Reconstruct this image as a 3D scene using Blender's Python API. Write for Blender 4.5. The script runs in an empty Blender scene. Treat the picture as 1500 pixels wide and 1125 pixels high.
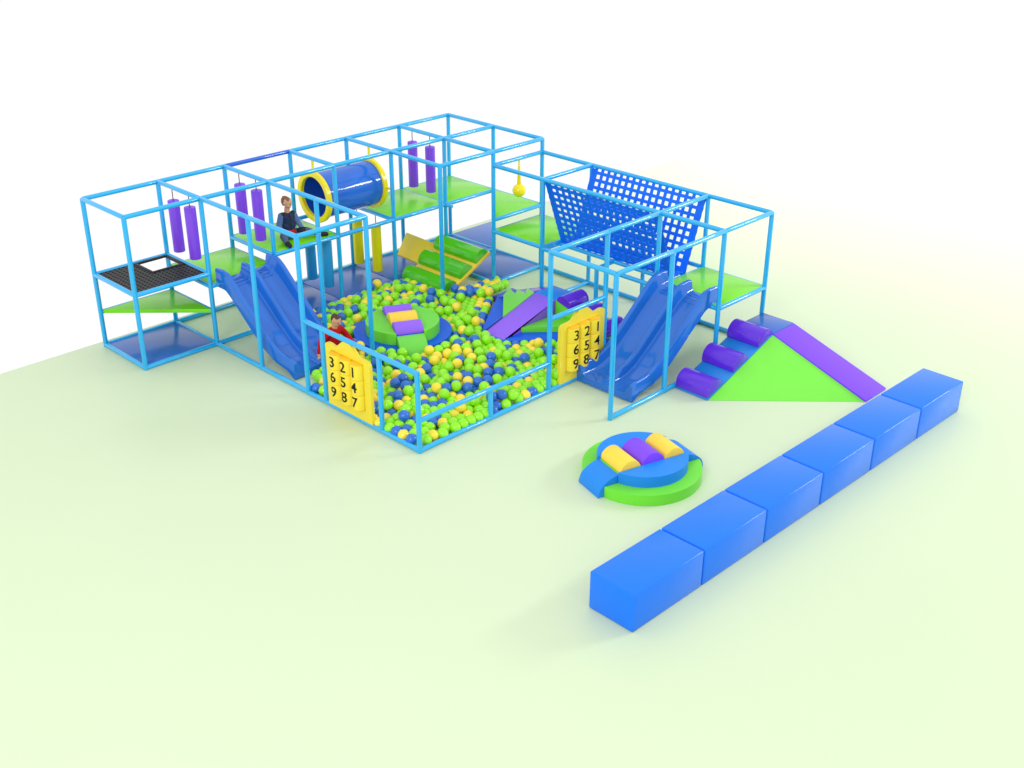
import bpy, bmesh, math, random
import numpy as np
from mathutils import Vector, Matrix, Euler

sc = bpy.context.scene
COL = sc.collection
PI = math.pi
random.seed(4)

# ------------------------------------------------------------------ grid
GX = [0.0, 1.1949, 2.4103, 3.5576, 4.7564, 5.9552, 7.1172]      # depth of the frame (towards the viewer)
GY = [0.0, 1.238, 2.4256, 3.6944, 4.8808, 6.0805, 7.2736]       # length of the frame
H1, H2 = 2.372, 2.142
RT = 0.0365

# ------------------------------------------------------------------ materials
def srgb(r, g, b):
    f = lambda c: (c/255/12.92) if c/255 <= .04045 else ((c/255+.055)/1.055)**2.4
    return (f(r), f(g), f(b), 1)

def mat(name, rgb, rough=.4, spec=.5, bump=0.0, scale=60, vary=.04, coat=0.0):
    m = bpy.data.materials.new(name); m.use_nodes = True
    nt = m.node_tree; n = nt.nodes; l = nt.links
    p = n['Principled BSDF']
    c = srgb(*rgb)
    tc = n.new('ShaderNodeTexCoord')
    no = n.new('ShaderNodeTexNoise'); no.inputs['Scale'].default_value = 3.0; no.inputs['Detail'].default_value = 3
    l.new(tc.outputs['Object'], no.inputs['Vector'])
    mx = n.new('ShaderNodeMix'); mx.data_type = 'RGBA'
    mx.inputs['A'].default_value = tuple(v*(1-vary) for v in c[:3]) + (1,)
    mx.inputs['B'].default_value = tuple(min(1, v*(1+vary)) for v in c[:3]) + (1,)
    l.new(no.outputs['Fac'], mx.inputs['Factor'])
    l.new(mx.outputs['Result'], p.inputs['Base Color'])
    mr = n.new('ShaderNodeMapRange')
    mr.inputs['To Min'].default_value = max(0.02, rough-.06); mr.inputs['To Max'].default_value = rough+.06
    l.new(no.outputs['Fac'], mr.inputs['Value']); l.new(mr.outputs['Result'], p.inputs['Roughness'])
    p.inputs['Specular IOR Level'].default_value = spec
    p.inputs['Coat Weight'].default_value = coat
    p.inputs['Coat Roughness'].default_value = .04
    if bump:
        nb = n.new('ShaderNodeTexNoise'); nb.inputs['Scale'].default_value = scale; nb.inputs['Detail'].default_value = 2
        l.new(tc.outputs['Object'], nb.inputs['Vector'])
        b = n.new('ShaderNodeBump'); b.inputs['Strength'].default_value = bump; b.inputs['Distance'].default_value = .004
        l.new(nb.outputs['Fac'], b.inputs['Height']); l.new(b.outputs['Normal'], p.inputs['Normal'])
    return m

M = {
 'foam':      mat('sky blue foam tube', (26,172,234), .15, .6, .02, 90, .04, .4),
 'foam_dark': mat('deep blue foam tube', (20,96,214), .16, .6, .02, 90, .04, .4),
 'deck':      mat('glossy green vinyl deck', (118,218,18), .2, .3, .03, 25, .05),
 'mat_blue':  mat('dark blue vinyl mat', (54,106,192), .2, .4, .04, 140, .05),
 'slide':     mat('moulded blue plastic', (30,108,204), .1, .55, 0, 30, .03),
 'bag':       mat('purple vinyl bag', (128,66,226), .35, .5, .05, 50),
 'bag_yel':   mat('yellow vinyl bag', (236,224,0), .38, .4, .05, 50),
 'bag_blue':  mat('light blue vinyl bag', (44,160,222), .38, .4, .05, 50),
 'purple':    mat('purple vinyl', (96,42,212), .2, .5, .06, 40),
 'purple_l':  mat('violet vinyl', (128,74,242), .5, .25, .05, 60),
 'purple_s':  mat('lilac vinyl', (148,98,240), .45, .35, .1, 120),
 'yellow':    mat('yellow moulded panel', (236,214,54), .3, .4, .02, 30),
 'yel_soft':  mat('warm yellow vinyl', (252,212,72), .45, .35, .06, 80),
 'amber':     mat('amber plastic', (246,192,34), .35, .5),
 'roller':    mat('yellow plastic roller', (242,218,50), .3, .5),
 'flange':    mat('yellow plastic ring', (248,226,12), .22, .5),
 'tube_in':   mat('navy tunnel lining', (22,82,190), .3, .4),
 'tube_out':  mat('glossy blue tunnel skin', (44,110,212), .1, .45, .02, 20),
 'net':       mat('blue webbing', (0,112,240), .45, .35, .1, 160),
 'black_net': mat('black rubber grid', (22,22,24), .5, .4, .05, 60),
 'black':     mat('black print', (14,12,10), .5, .3),
 'cord':      mat('black cord', (20,20,22), .6, .3),
 'bench':     mat('bright blue vinyl', (10,116,242), .2, .35, 0, 120, .02),
 'soft_blue': mat('mid blue vinyl', (30,134,230), .42, .3, .1, 160),
 'soft_blue2':mat('royal blue vinyl', (4,92,226), .38, .3, .08, 160),
 'soft_green':mat('apple green vinyl', (112,220,54), .36, .35, .05, 80),
 'green_hill':mat('lime green vinyl', (120,226,70), .45, .35, .04, 60),
 'ramp_green':mat('pale green vinyl', (112,210,76), .45, .35, .06, 80),
 'log':       mat('glossy green vinyl', (84,196,26), .1, .55, .04, 14),
 'stair_blue':mat('stair blue vinyl', (34,130,216), .3, .5, .08, 140),
 'ball_g':    mat('lime green ball plastic', (148,234,24), .1, .6, 0, 20, .08),
 'ball_y':    mat('yellow ball plastic', (250,224,60), .1, .6, 0, 20, .06),
 'ball_b':    mat('blue ball plastic', (36,108,206), .1, .6, 0, 20, .06),
 'skin':      mat('skin', (214,158,124), .5, .4),
 'hair_sand': mat('sandy hair', (124,88,50), .5, .4, .5, 120, .25),
 'hair_dark': mat('dark brown hair', (78,50,32), .5, .4, .5, 120, .25),
 'denim':     mat('pale denim', (86,114,160), .8, .2, .3, 200, .15),
 'vest':      mat('navy quilted vest', (30,48,84), .7, .3, .3, 60, .15),
 'boot':      mat('black boot', (22,20,24), .5, .4),
 'trousers':  mat('grey camouflage trousers', (76,88,112), .8, .2, .3, 120, .5),
 'red_trim':  mat('red shirt hem', (176,34,50), .8, .2),
 'red':       mat('red knit sweater', (186,14,28), .8, .2, .3, 160, .12),
 'navy':      mat('navy trousers', (22,32,66), .8, .2, .2, 160, .1),
 'eye':       mat('dark eye', (40,28,22), .3, .5),
 'lip':       mat('lip', (190,106,96), .5, .4),
}

# ------------------------------------------------------------------ mesh builder
class MB:
    def __init__(s): s.bm = bmesh.new(); s.slot = 0
    def face(s, vs):
        try:
            f = s.bm.faces.new(vs); f.material_index = s.slot; return f
        except ValueError: return None
    def poly(s, rings, closed=True, caps=True):
        R = [[s.bm.verts.new(p) for p in ring] for ring in rings]
        n = len(R[0])
        for a, b in zip(R, R[1:]):
            for k in range(n if closed else n-1):
                s.face([a[k], a[(k+1) % n], b[(k+1) % n], b[k]])
        if caps:
            s.face(list(reversed(R[0]))); s.face(R[-1])
        return R
    def tube(s, p, q, r, seg=16, r2=None, inset=.35):
        p, q = Vector(p), Vector(q); d = (q-p).normalized()
        u = d.orthogonal().normalized()
        if abs(d.z) < .5: u = Vector((0, 0, 1)).cross(d).normalized()
        v = d.cross(u); r2 = r if r2 is None else r2
        ring = lambda c, rr: [c + (u*math.cos(2*PI*k/seg) + v*math.sin(2*PI*k/seg))*rr for k in range(seg)]
        e = min(r*inset, (q-p).length*.2)
        s.poly([ring(p, r-e*.7), ring(p+d*e*.3, r-e*.2), ring(p+d*e, r), ring(q-d*e, r2), ring(q-d*e*.3, r2-e*.2), ring(q, r2-e*.7)])
    def shell(s, p, q, ro, ri, seg=48):
        p, q = Vector(p), Vector(q); d = (q-p).normalized(); u = Vector((0, 0, 1)).cross(d).normalized(); v = d.cross(u)
        ring = lambda c, rr: [c + (u*math.cos(2*PI*k/seg) + v*math.sin(2*PI*k/seg))*rr for k in range(seg)]
        e = min(.012, (ro-ri)*.3)
        prof = [(p+d*e, ro), (q-d*e, ro), (q, ro-e), (q, ri+e), (q-d*e, ri), (p+d*e, ri), (p, ri+e), (p, ro-e)]
        R = [[s.bm.verts.new(x) for x in ring(c, rr)] for c, rr in prof]
        for a, b in zip(R, R[1:]+R[:1]):
            for k in range(seg): s.face([a[k], a[(k+1) % seg], b[(k+1) % seg], b[k]])
    def box(s, lo, hi, bevel=0.0, seg=2, mtx=None):
        lo, hi = Vector(lo), Vector(hi)
        r = bmesh.ops.create_cube(s.bm, size=1)
        vs = r['verts']
        for v in vs:
            v.co = Vector(((lo[i]+hi[i])/2 + v.co[i]*(hi[i]-lo[i]) for i in range(3)))
        fs = {f for v in vs for f in v.link_faces}
        for f in fs: f.material_index = s.slot
        if bevel:
            es = list({e for v in vs for e in v.link_edges})
            rr = bmesh.ops.bevel(s.bm, geom=es, offset=bevel, segments=seg, profile=.5, affect='EDGES')
            vs = list({v for f in rr['faces'] for v in f.verts} | {v for v in vs if v.is_valid})
        if mtx is not None:
            for v in vs: v.co = mtx @ v.co
        return vs
    def prism(s, pts, vec, bevel=0.0, seg=2):
        """pts: planar outline (3D), extruded along vec"""
        vec = Vector(vec)
        a = [s.bm.verts.new(Vector(p)) for p in pts]; b = [s.bm.verts.new(Vector(p)+vec) for p in pts]
        n = len(a); fs = [s.face(list(reversed(a))), s.face(b)]
        for k in range(n): fs.append(s.face([a[k], a[(k+1) % n], b[(k+1) % n], b[k]]))
        fs = [f for f in fs if f]
        if bevel:
            es = []
            for f in fs[:2]: es += list(f.edges)
            for k in range(n):
                e = s.bm.edges.get((a[k], b[k]))
                d0 = (a[k].co-a[k-1].co).normalized(); d1 = (a[(k+1) % n].co-a[k].co).normalized()
                if e and d0.dot(d1) < .85: es.append(e)
            bmesh.ops.bevel(s.bm, geom=list(set(es)), offset=bevel, segments=seg, profile=.5, affect='EDGES', clamp_overlap=True)
    def sphere(s, c, r, u=24, v=14):
        c = Vector(c); V = s.bm.verts.new
        rings = [[V(c+Vector((math.sin(PI*i/v)*math.cos(2*PI*k/u), math.sin(PI*i/v)*math.sin(2*PI*k/u), math.cos(PI*i/v)))*r) for k in range(u)] for i in range(1, v)]
        n, z = V(c+Vector((0, 0, r))), V(c-Vector((0, 0, r)))
        F_ = s.bm.faces.new
        for k in range(u):
            q = (k+1) % u
            fs = [F_((n, rings[0][k], rings[0][q])), F_((z, rings[-1][q], rings[-1][k]))]
            fs += [F_((A_[k], B_[k], B_[q], A_[q])) for A_, B_ in zip(rings, rings[1:])]
            for f in fs: f.material_index = s.slot
    def build(s, name, m, parent=None, at=None, angle=38):
        bm = s.bm
        bmesh.ops.recalc_face_normals(bm, faces=bm.faces[:])
        org = Vector((0, 0, 0))
        if parent is not None: org = root_loc(parent)
        elif at is not None: org = Vector(at)
        for v in bm.verts: v.co -= org
        me = bpy.data.meshes.new(name); bm.to_mesh(me); bm.free()
        for x in (m if isinstance(m, (list, tuple)) else [m]): me.materials.append(x)
        for p in me.polygons: p.use_smooth = True
        me.set_sharp_from_angle(angle=math.radians(angle))
        o = bpy.data.objects.new(name, me); COL.objects.link(o)
        if parent is not None: o.parent = parent
        else: o.location = org
        return o

def root_loc(o):
    v = Vector(o.location)
    while o.parent is not None:
        o = o.parent; v += Vector(o.location)
    return v
def tag(o, label=None, cat=None, group=None, kind=None):
    if label: o['label'] = label
    if cat: o['category'] = cat
    if group: o['group'] = group
    if kind: o['kind'] = kind
    return o
def thing(name, loc, label, cat, group=None):
    o = bpy.data.objects.new(name, None); o.empty_display_size = .2; COL.objects.link(o); o.location = loc
    return tag(o, label, cat, group)
def prim_tube(name, m, parent, p, q, r=RT):
    b = MB(); b.tube(p, q, r); return b.build(name, m, parent)
FLOOR_A = (.598, .718, .48, 1); FLOOR_B = (.618, .734, .495, 1)
WORLD = 1.03
EXPOSURE = 0.0
LAMPS = [('key_fill_lamp', (18, 20.5, 9), (5, 5, 0), 1900, 7, 2.4, (1, .99, .97), (0, 1, 0)),
         ('key_fill_lamp', (15, -17, 12), (3, 4, 0), 1900, 7, 7, (1, 1, 1), (1, 0, 0))]  # this front one is an added soft fill for the parts under the decks
SPOTS = [((2, 31, 20), (3.2, 29, 0), 22000, 88), ((-3, 20, 13), (2.5, 16.5, 0), 5500, 54)]  # added spots, only there to brighten the far floor
BALL_DATA = "5714,1310,79,2;5857,1440,79,0;5880,1941,79,0;5312,1529,199,2;5062,1310,79,1;4815,1370,167,2;5880,1713,79,0;5731,2770,191,2;5880,3044,177,0;5646,2522,187,0;4780,2067,193,0;4890,1593,184,0;5316,1796,172,0;5622,2287,162,1;5161,2633,205,0;5193,2368,183,0;4461,2095,189,2;5551,1310,79,1;5880,2898,79,0;5796,2900,198,2;4783,2231,193,0;5272,2751,177,2;4989,2409,192,1;5880,3917,205,0;5880,4356,196,1;3747,2336,196,2;4016,2497,204,2;5880,2224,79,0;5467,4118,191,0;5342,3530,185,0;5880,2083,79,0;4049,2853,197,0;5394,3212,192,0;4722,1310,79,0;3491,1955,184,2;3568,2159,196,1;4250,2612,195,0;5409,1310,79,2;4730,1911,155,2;4303,2987,202,1;5880,2505,79,0;5204,4274,199,0;5265,4433,197,2;5880,2646,79,2;5831,1580,79,1;4633,2497,170,0;5527,4276,196,0;5880,2365,79,0;3134,2521,203,1;4936,3879,194,0;4962,4532,199,1;4305,4059,197,0;5170,4012,189,2;3887,1348,79,0;4920,1310,79,1;5267,1310,79,0;5792,4188,177,1;4639,3134,209,1;3989,3166,200,1;4621,2980,201,0;3608,1334,79,2;5880,4678,198,2;3902,4073,206,0;5880,3292,79,1;4580,1310,79,0;4153,1310,79,1;2311,2520,196,0;4437,1310,79,0;5162,3262,199,2;4047,2304,164,0;5880,3432,79,2;5010,3199,207,0;3515,2472,201,0;3771,2818,205,0;5880,3571,79,0;1422,2520,203,2;4982,1718,162,1;4477,2551,196,1;2901,4167,193,0;5257,3382,201,2;5255,2965,186,2;5880,4498,212,1;2547,3963,207,2;4295,1314,79,1;3553,4368,203,0;5880,3711,79,0;4961,2846,196,1;4322,3844,186,0;2307,2785,198,2;2259,3174,191,1;4234,3313,180,1;3687,4430,202,1;2721,4093,208,2;3039,4604,199,1;4437,2259,200,2;5880,3852,79,0;5439,2914,192,0;4782,3501,193,0;5880,4133,79,1;3876,2474,200,0;4564,3653,198,0;2606,4015,79,0;2420,3806,79,0;4408,2732,181,2;3040,4421,194,0;2292,3623,198,0;1980,3203,201,0;2782,4939,202,0;3379,4626,197,0;5880,4275,79,1;2124,3879,191,0;2899,5296,212,0;2255,3477,194,2;2608,2580,189,0;3286,1988,174,0;1681,2520,79,2;5334,3083,194,2;4811,3660,200,2;1996,3050,174,2;1374,4164,199,2;2976,4288,189,0;5880,3150,79,0;2738,5188,197,2;1598,3678,184,0;2278,3983,190,0;4808,3803,199,0;5184,1657,196,0;5880,5050,79,1;2675,2520,79,2;2588,2720,210,0;2733,4642,199,0;1734,4474,198,0;2352,3673,79,0;3746,1368,79,0;5691,1556,79,0;4248,2292,181,1;1491,2520,79,0;5083,2516,183,2;2230,4784,182,2;2018,4790,180,1;2838,2520,196,2;5632,1427,79,0;2503,3919,79,0;2971,5419,218,1;5880,4549,79,0;2483,4527,192,2;3440,2097,197,2;2821,4140,79,0;2310,3539,79,0;4424,3554,182,1;4879,2688,200,0;2999,4189,79,2;2991,2520,203,2;2413,4835,192,0;5645,1691,79,0;5795,1827,79,0;4866,3175,192,0;5698,3031,200,0;4651,2126,202,2;5880,4776,79,0;4028,3455,191,0;2292,3399,79,0;1807,4655,176,0;5808,4857,189,0;1340,4336,206,1;5162,2858,195,1;4713,3301,190,0;5619,2858,203,1;4967,3484,191,2;3142,4199,79,1;3597,4154,198,0;4636,3430,201,1;5674,1901,79,1;4709,2794,181,0;4057,3292,187,0;3394,1560,79,0;3686,2516,195,2;5880,4913,79,2;3756,4069,179,1;5340,2042,79,0;2392,2520,79,1;5302,1448,79,0;4397,2393,173,0;1937,2520,79,0;5818,2772,79,2;4161,3945,187,2;5056,2951,210,2;4477,1850,79,0;4416,3297,198,0;4220,1722,79,0;5568,1810,79,2;2420,5151,190,2;2077,2520,79,0;5880,3992,79,0;2226,3322,182,0;5738,2513,79,0;2534,2520,79,0;3927,2651,186,0;5476,1434,79,2;2284,4159,177,0;3520,2617,205,0;5501,1687,79,0;1952,2843,194,0;4925,2554,199,0;1937,4208,175,0;1945,3350,186,2;2298,3254,79,0;3792,2611,209,0;4119,3632,205,2;2749,4341,197,0;3682,1495,79,1;5501,1937,79,2;3260,1607,79,0;2328,3115,79,2;2689,5825,79,0;5110,3530,178,0;3543,1527,79,1;1972,3769,198,0;4322,3424,199,1;5619,2169,79,1;2684,5965,79,0;5360,1691,79,2;5610,2027,79,0;5550,1554,79,0;5758,2013,79,0;2218,2520,79,1;4296,3636,191,0;5218,2143,79,2;5739,2654,79,0;5402,1554,79,0;4432,1451,79,0;4188,3141,176,1;4026,1376,79,0;3417,4252,181,0;4347,1586,79,0;5488,2219,79,0;5427,1815,79,1;5028,1446,79,1;4290,1456,79,0;5758,2154,79,0;2880,4672,201,0;3373,1701,79,2;4732,3958,191,0;2567,4103,198,0;5352,2183,79,0;4984,1582,79,2;1858,3926,190,0;2662,6101,79,0;3646,2013,79,1;3920,1486,79,0;3802,1570,79,0;3986,3691,199,0;4048,1548,79,0;2363,4384,197,0;2135,2770,188,0;5165,1407,79,0;3761,1706,79,2;3714,1890,79,2;4579,1697,79,1;3641,1631,79,0;4566,3255,200,2;5497,3701,79,2;5758,2294,79,1;4149,1450,79,2;5717,3503,79,0;3839,1824,79,2;4340,1795,79,1;4205,1581,79,2;3447,1822,79,2;4887,1455,79,2;5387,2319,79,0;1845,4098,197,0;4095,1825,79,0;4083,1684,79,0;5487,3372,79,2;3283,4200,79,0;4995,2316,79,2;4976,2176,79,1;3770,2080,79,2;4248,2016,79,1;5625,3385,79,1;3931,1628,79,0;5477,2077,79,0;2009,4023,187,1;5325,2554,79,1;4574,1450,79,0;2456,4228,203,2;5489,4004,79,0;3851,1965,79,2;4958,2035,79,0;1340,2520,79,0;4828,1980,79,1;5245,2283,79,2;1971,3510,198,0;3412,4392,204,0;5622,3641,79,1;5130,1543,79,0;4438,1696,79,1;2105,3462,193,0;3321,1888,79,0;4749,2439,79,2;5620,3781,79,0;2919,2520,79,2;5570,3513,79,0;4504,1573,79,1;5431,3501,79,0;5611,3921,79,0;3515,1697,79,0;3635,1772,79,2;4226,1877,79,0;5243,4121,79,0;1888,3634,203,1;5759,3639,79,0;4678,4517,79,0;4000,2046,79,2;5111,2236,79,0;5495,3842,79,1;5088,2091,79,2;3180,1876,79,0;5286,2418,79,0;5365,2697,79,0;4483,2007,79,0;4183,4157,195,0;3896,2140,79,0;4351,4258,79,0;4952,4839,79,0;3979,1906,79,2;5759,3780,79,0;3652,2154,79,0;5661,2395,79,0;3567,1897,79,2;4116,1965,79,0;4992,3338,188,1;3967,1765,79,1;4363,1934,79,0;1810,2578,79,0;5445,5025,79,1;4140,2104,79,2;2380,2984,79,1;5126,3068,167,0;5410,2833,79,0;5071,1950,79,0;4028,2185,79,0;3415,4153,79,1;5760,3365,79,0;4863,2262,79,2;2207,2628,184,1;5319,4758,79,2;5394,4629,79,0;4694,4317,79,1;5089,4877,79,0;3239,1747,79,0;4646,1572,79,2;3541,4092,79,0;2143,3598,204,0;2637,4256,173,0;4846,2121,79,0;4589,4412,79,2;3421,4834,79,2;3653,2702,191,0;5378,3917,79,0;3791,2233,79,2;5256,3984,79,1;4970,4307,79,0;5618,4059,79,1;1850,2727,79,0;5461,4505,79,0;5256,3844,79,0;5240,4892,79,0;3195,2481,79,1;5375,3771,79,0;5229,2655,79,2;4385,2946,79,0;4666,1809,79,0;5375,3630,79,0;2679,4134,79,0;5528,4663,79,0;5457,4783,79,0;4523,2720,79,2;4277,3193,79,1;5178,4768,79,0;5134,3916,79,0;4500,4307,79,0;3163,5169,79,1;4869,4212,79,1;5524,4908,79,2;3077,5281,79,2;4832,4349,79,0;5013,3845,79,0;4736,4173,79,0;3524,2084,79,0;5381,4899,79,2;4203,3520,180,1;3249,5058,79,0;5011,3984,79,2;4481,2852,79,0;5161,5008,79,0;5203,2003,79,0;5535,4171,79,0;3507,4723,79,2;1340,4552,79,0;5187,2520,79,1;3335,4946,79,0;3858,4290,79,0;5597,4542,79,0;5304,5016,79,2;1618,2907,79,1;1598,3179,79,0;1469,3126,79,0;4811,4489,79,1;3765,4394,79,0;4021,2648,79,2;3676,3997,79,2;5256,4632,79,0;5424,2454,79,1;5317,1903,79,0;4939,1894,79,0;2762,5328,188,2;1341,3214,79,2;2686,5045,203,2;1601,2766,79,2;4387,4064,79,0;1657,3850,175,0;4884,3795,79,0;1472,2708,79,0;1340,3619,79,1;1586,2625,79,1;1340,2800,79,0;2990,5394,79,0;4906,4078,79,0;5599,4789,79,0;5020,5000,79,0;1801,3765,187,1;1370,2937,79,1;3844,4021,79,2;2359,3931,79,2;1715,2682,79,0;4500,2471,79,2;1340,3074,79,2;4023,3012,79,2;2599,5157,204,1;1731,2822,79,2;3666,2295,79,0;2420,5893,79,1;5620,3244,79,0;4996,4705,79,0;4113,2906,79,0;5308,3434,79,0;4085,2524,79,0;4515,4004,79,1;3024,5151,79,1;2648,5457,181,1;4799,1565,79,0;1504,3407,79,2;1973,2657,79,0;3305,2392,79,1;2284,3794,79,2;1412,4955,79,0;5752,3920,79,0;1502,2989,79,2;3922,3903,79,0;2621,5297,197,2;4658,3081,79,0;5382,4098,79,0;1891,4462,79,1;2420,6120,79,0;1613,3319,79,2;1481,2849,79,1;2010,4690,79,2;5135,3774,79,2;5503,2727,79,1;1481,3267,79,2;1526,3560,79,1;2437,5065,79,0;5136,4239,79,0;5223,1727,79,1;2560,5900,79,1;1478,4430,79,1;4714,2572,79,0;2884,5131,79,0;1368,3353,79,0;1393,3491,79,0;3110,5039,79,1;4466,4174,79,0;2535,6039,79,1;4398,3926,79,0;2014,4529,79,0;3820,2371,79,0;1340,4069,79,0;3064,4310,79,0;1340,4771,79,0;4149,2254,79,0;4601,4211,79,2;2919,4888,79,0;1633,3467,79,0;3180,2329,79,0;5461,2592,79,1;2219,3917,79,0;3924,2278,79,2;1897,4604,79,1;2239,2991,79,0;1454,4150,79,0;1468,4290,79,0;3933,3116,79,1;2971,5020,79,0;2303,2630,79,2;4663,2699,79,0;3826,2853,79,0;2049,3142,79,0;4939,4441,79,1;2937,5262,79,1;3057,4908,79,0;3196,4927,79,2;3550,2375,79,0;4520,3862,79,0;5270,2853,79,2;1470,4826,79,2;3626,4369,79,0;5559,2491,79,0;2188,3121,79,0;2833,4999,79,0;1644,3046,79,2;3060,2524,79,1;1570,4965,79,1;2420,5751,79,2;5644,2758,79,0;2834,5450,197,1;4262,2173,79,1;1340,3759,79,1;3593,4612,79,1;5416,3102,79,2;4209,4256,79,0;4884,2402,79,0;3089,4665,79,0;1340,2660,79,2;1773,4541,79,2;2021,4385,79,1;3208,4319,79,1;4673,3221,79,0;4596,1928,79,2;2798,5243,79,1;3124,4432,79,0;2564,5759,79,0;4371,2087,79,0;3432,2452,79,0;1340,3923,79,2;1872,4741,79,0;3926,2752,79,2;5665,4421,79,0;4684,2944,79,2;1726,3234,79,0;1792,4858,79,0;3004,4777,79,0;1712,4974,79,2;3677,4501,79,2;2223,2748,79,0;5829,4419,79,1;2454,2864,79,0;2610,4723,165,0;5606,4293,79,1;4769,4624,79,1;3322,2543,79,2;2138,4751,79,0;5759,3225,79,0;5738,5042,79,0;4787,3139,79,2;2522,4919,79,0;4302,3057,79,0;2745,5108,79,0;2519,4610,79,1;2328,4806,79,2;3282,4816,79,0;1595,4351,79,2;3180,2170,79,1;1340,4400,79,0;2100,3010,79,1;4090,3884,79,1;5013,3706,79,1;2660,4621,79,2;1572,4075,79,1;1662,3607,79,0;4815,1824,79,2;1775,3101,79,0;5480,3229,79,1;4485,2332,79,2;5549,2860,79,0;4443,3072,79,0;3993,4252,79,0;5254,3702,79,2;5319,4507,79,2;4249,2926,79,2;2035,4244,79,0;5035,2735,146,2;4860,4731,79,2;1462,3686,79,0;2138,4465,79,0;1442,4673,79,0;5104,2406,79,1;1891,3006,79,1;1572,4730,79,0;1585,4212,79,2;3025,4529,79,2;5277,4253,79,0;2403,4689,79,0;3538,2234,79,0;5666,4665,79,2;5364,3308,79,0;2742,4506,79,1;1764,4401,79,0;1527,4561,79,1;5786,3001,79,0;4207,2791,79,1;4582,2108,79,1;5601,2624,79,0;5051,1811,79,0;4069,3144,79,0;2577,5046,79,2;5689,4180,79,0;4162,3039,79,2;5211,4376,79,0;2781,4869,79,1;5665,4920,79,0;4773,3417,79,1;3143,4796,79,0;1895,4321,79,2;4016,4004,79,2;1646,4479,79,1;4229,3854,79,0;2000,3274,79,0;3774,3898,79,0;5037,4536,79,2;5120,4643,79,2;5351,4371,79,0;5090,1677,79,0;5182,1863,79,0;3368,4704,79,0;5045,2860,79,1;3693,2433,79,2;5746,4307,79,0;4361,2493,79,0;1864,2868,79,0;4414,3208,79,0;5132,3632,79,0;1765,3511,110,2;5555,3110,79,0;1994,4992,79,0;1340,4233,79,0;5490,4368,79,1;2129,4610,79,0;2547,2757,79,0;4274,3985,79,0;5075,3291,79,1;3180,2017,79,0;5091,2623,79,0;3177,4558,79,0;1650,4848,79,0;3913,3662,79,1;5803,4664,79,0;2133,5001,79,0;5525,2354,79,0;4334,3322,79,0;2253,4542,79,0;3408,2003,79,1;1655,4618,79,0;2693,5685,79,2;4792,2848,79,0;4729,1686,79,2;4395,3447,79,0;1853,4983,79,0;4101,4166,79,0;4886,3653,79,2;3422,2312,79,0;5723,2875,79,1;2375,2748,79,2;2329,4067,79,1;2386,4932,79,2;2016,3833,79,0;4276,3722,79,2;2148,3795,79,0;3974,2882,79,0;1452,3841,79,2;1573,3770,79,0;2851,5373,79,0;5264,1587,79,2;4574,2589,79,0;4162,2657,79,0;3944,4121,79,0;2261,4682,79,0;4728,2302,79,1;2796,2590,79,0;4658,3499,79,2;2014,3414,79,0;5154,2773,79,2;2272,5010,79,1;2392,4550,79,0;2159,4328,79,0;2420,5528,79,0;3229,4686,79,1;1681,3994,79,0;2465,2641,79,0;2745,4258,79,0;4616,2826,79,1;2061,4099,79,0;4871,1688,79,0;2085,3959,79,2;2477,4440,79,0;4916,2775,79,2;4226,2531,79,0;1944,3953,79,1;4149,4037,79,1;5252,3561,79,2;3487,4347,79,0;4260,4125,79,0"

# ------------------------------------------------------------------ floor
b = MB(); b.box((-.2, -40, -.25), (60, 90, 0))
fm = bpy.data.materials.new('pale green studio floor'); fm.use_nodes = True
nt = fm.node_tree; n = nt.nodes; l = nt.links; p = n['Principled BSDF']
tc = n.new('ShaderNodeTexCoord')
no = n.new('ShaderNodeTexNoise'); no.inputs['Scale'].default_value = .6; no.inputs['Detail'].default_value = 4
l.new(tc.outputs['Object'], no.inputs['Vector'])
mx = n.new('ShaderNodeMix'); mx.data_type = 'RGBA'
mx.inputs['A'].default_value = FLOOR_A; mx.inputs['B'].default_value = FLOOR_B
l.new(no.outputs['Fac'], mx.inputs['Factor']); l.new(mx.outputs['Result'], p.inputs['Base Color'])
p.inputs['Roughness'].default_value = .42; p.inputs['Specular IOR Level'].default_value = .5
floor = b.build('floor', fm); tag(floor, kind='structure')

# ------------------------------------------------------------------ tubular play frame
F = thing('play_frame', (0, 0, 0), 'large sky blue tubular climbing frame with green decks around the ball pit', 'climbing frame')
def P(i, j, z): return (GX[j], GY[i], z)
def post(i, j, z1, z0=0.0): prim_tube('post', M['foam'], F, P(i, j, z0), P(i, j, z1))
def rail(a, c, z, m='foam', z2=None): return prim_tube('rail', M[m], F, P(a[0], a[1], z), P(c[0], c[1], z if z2 is None else z2), RT-.001)
for i, j in ((0,0),(0,1),(1,0),(1,1),(2,0),(2,1),(3,0),(3,1),(4,0),(4,1),(5,0),(5,1),(6,0),(6,1),(6,2),(5,2),(4,2),(1,2),(1,3),(2,2),(2,3)):
    post(i, j, H1+.012)
for i, j in ((3,5),(4,5),(5,5),(6,5),(3,6),(4,6),(5,6),(6,6),(5,3),(6,3)):
    post(i, j, H2+.012)
for i, j in ((5,4),(6,4)): post(i, j, .95)
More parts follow.
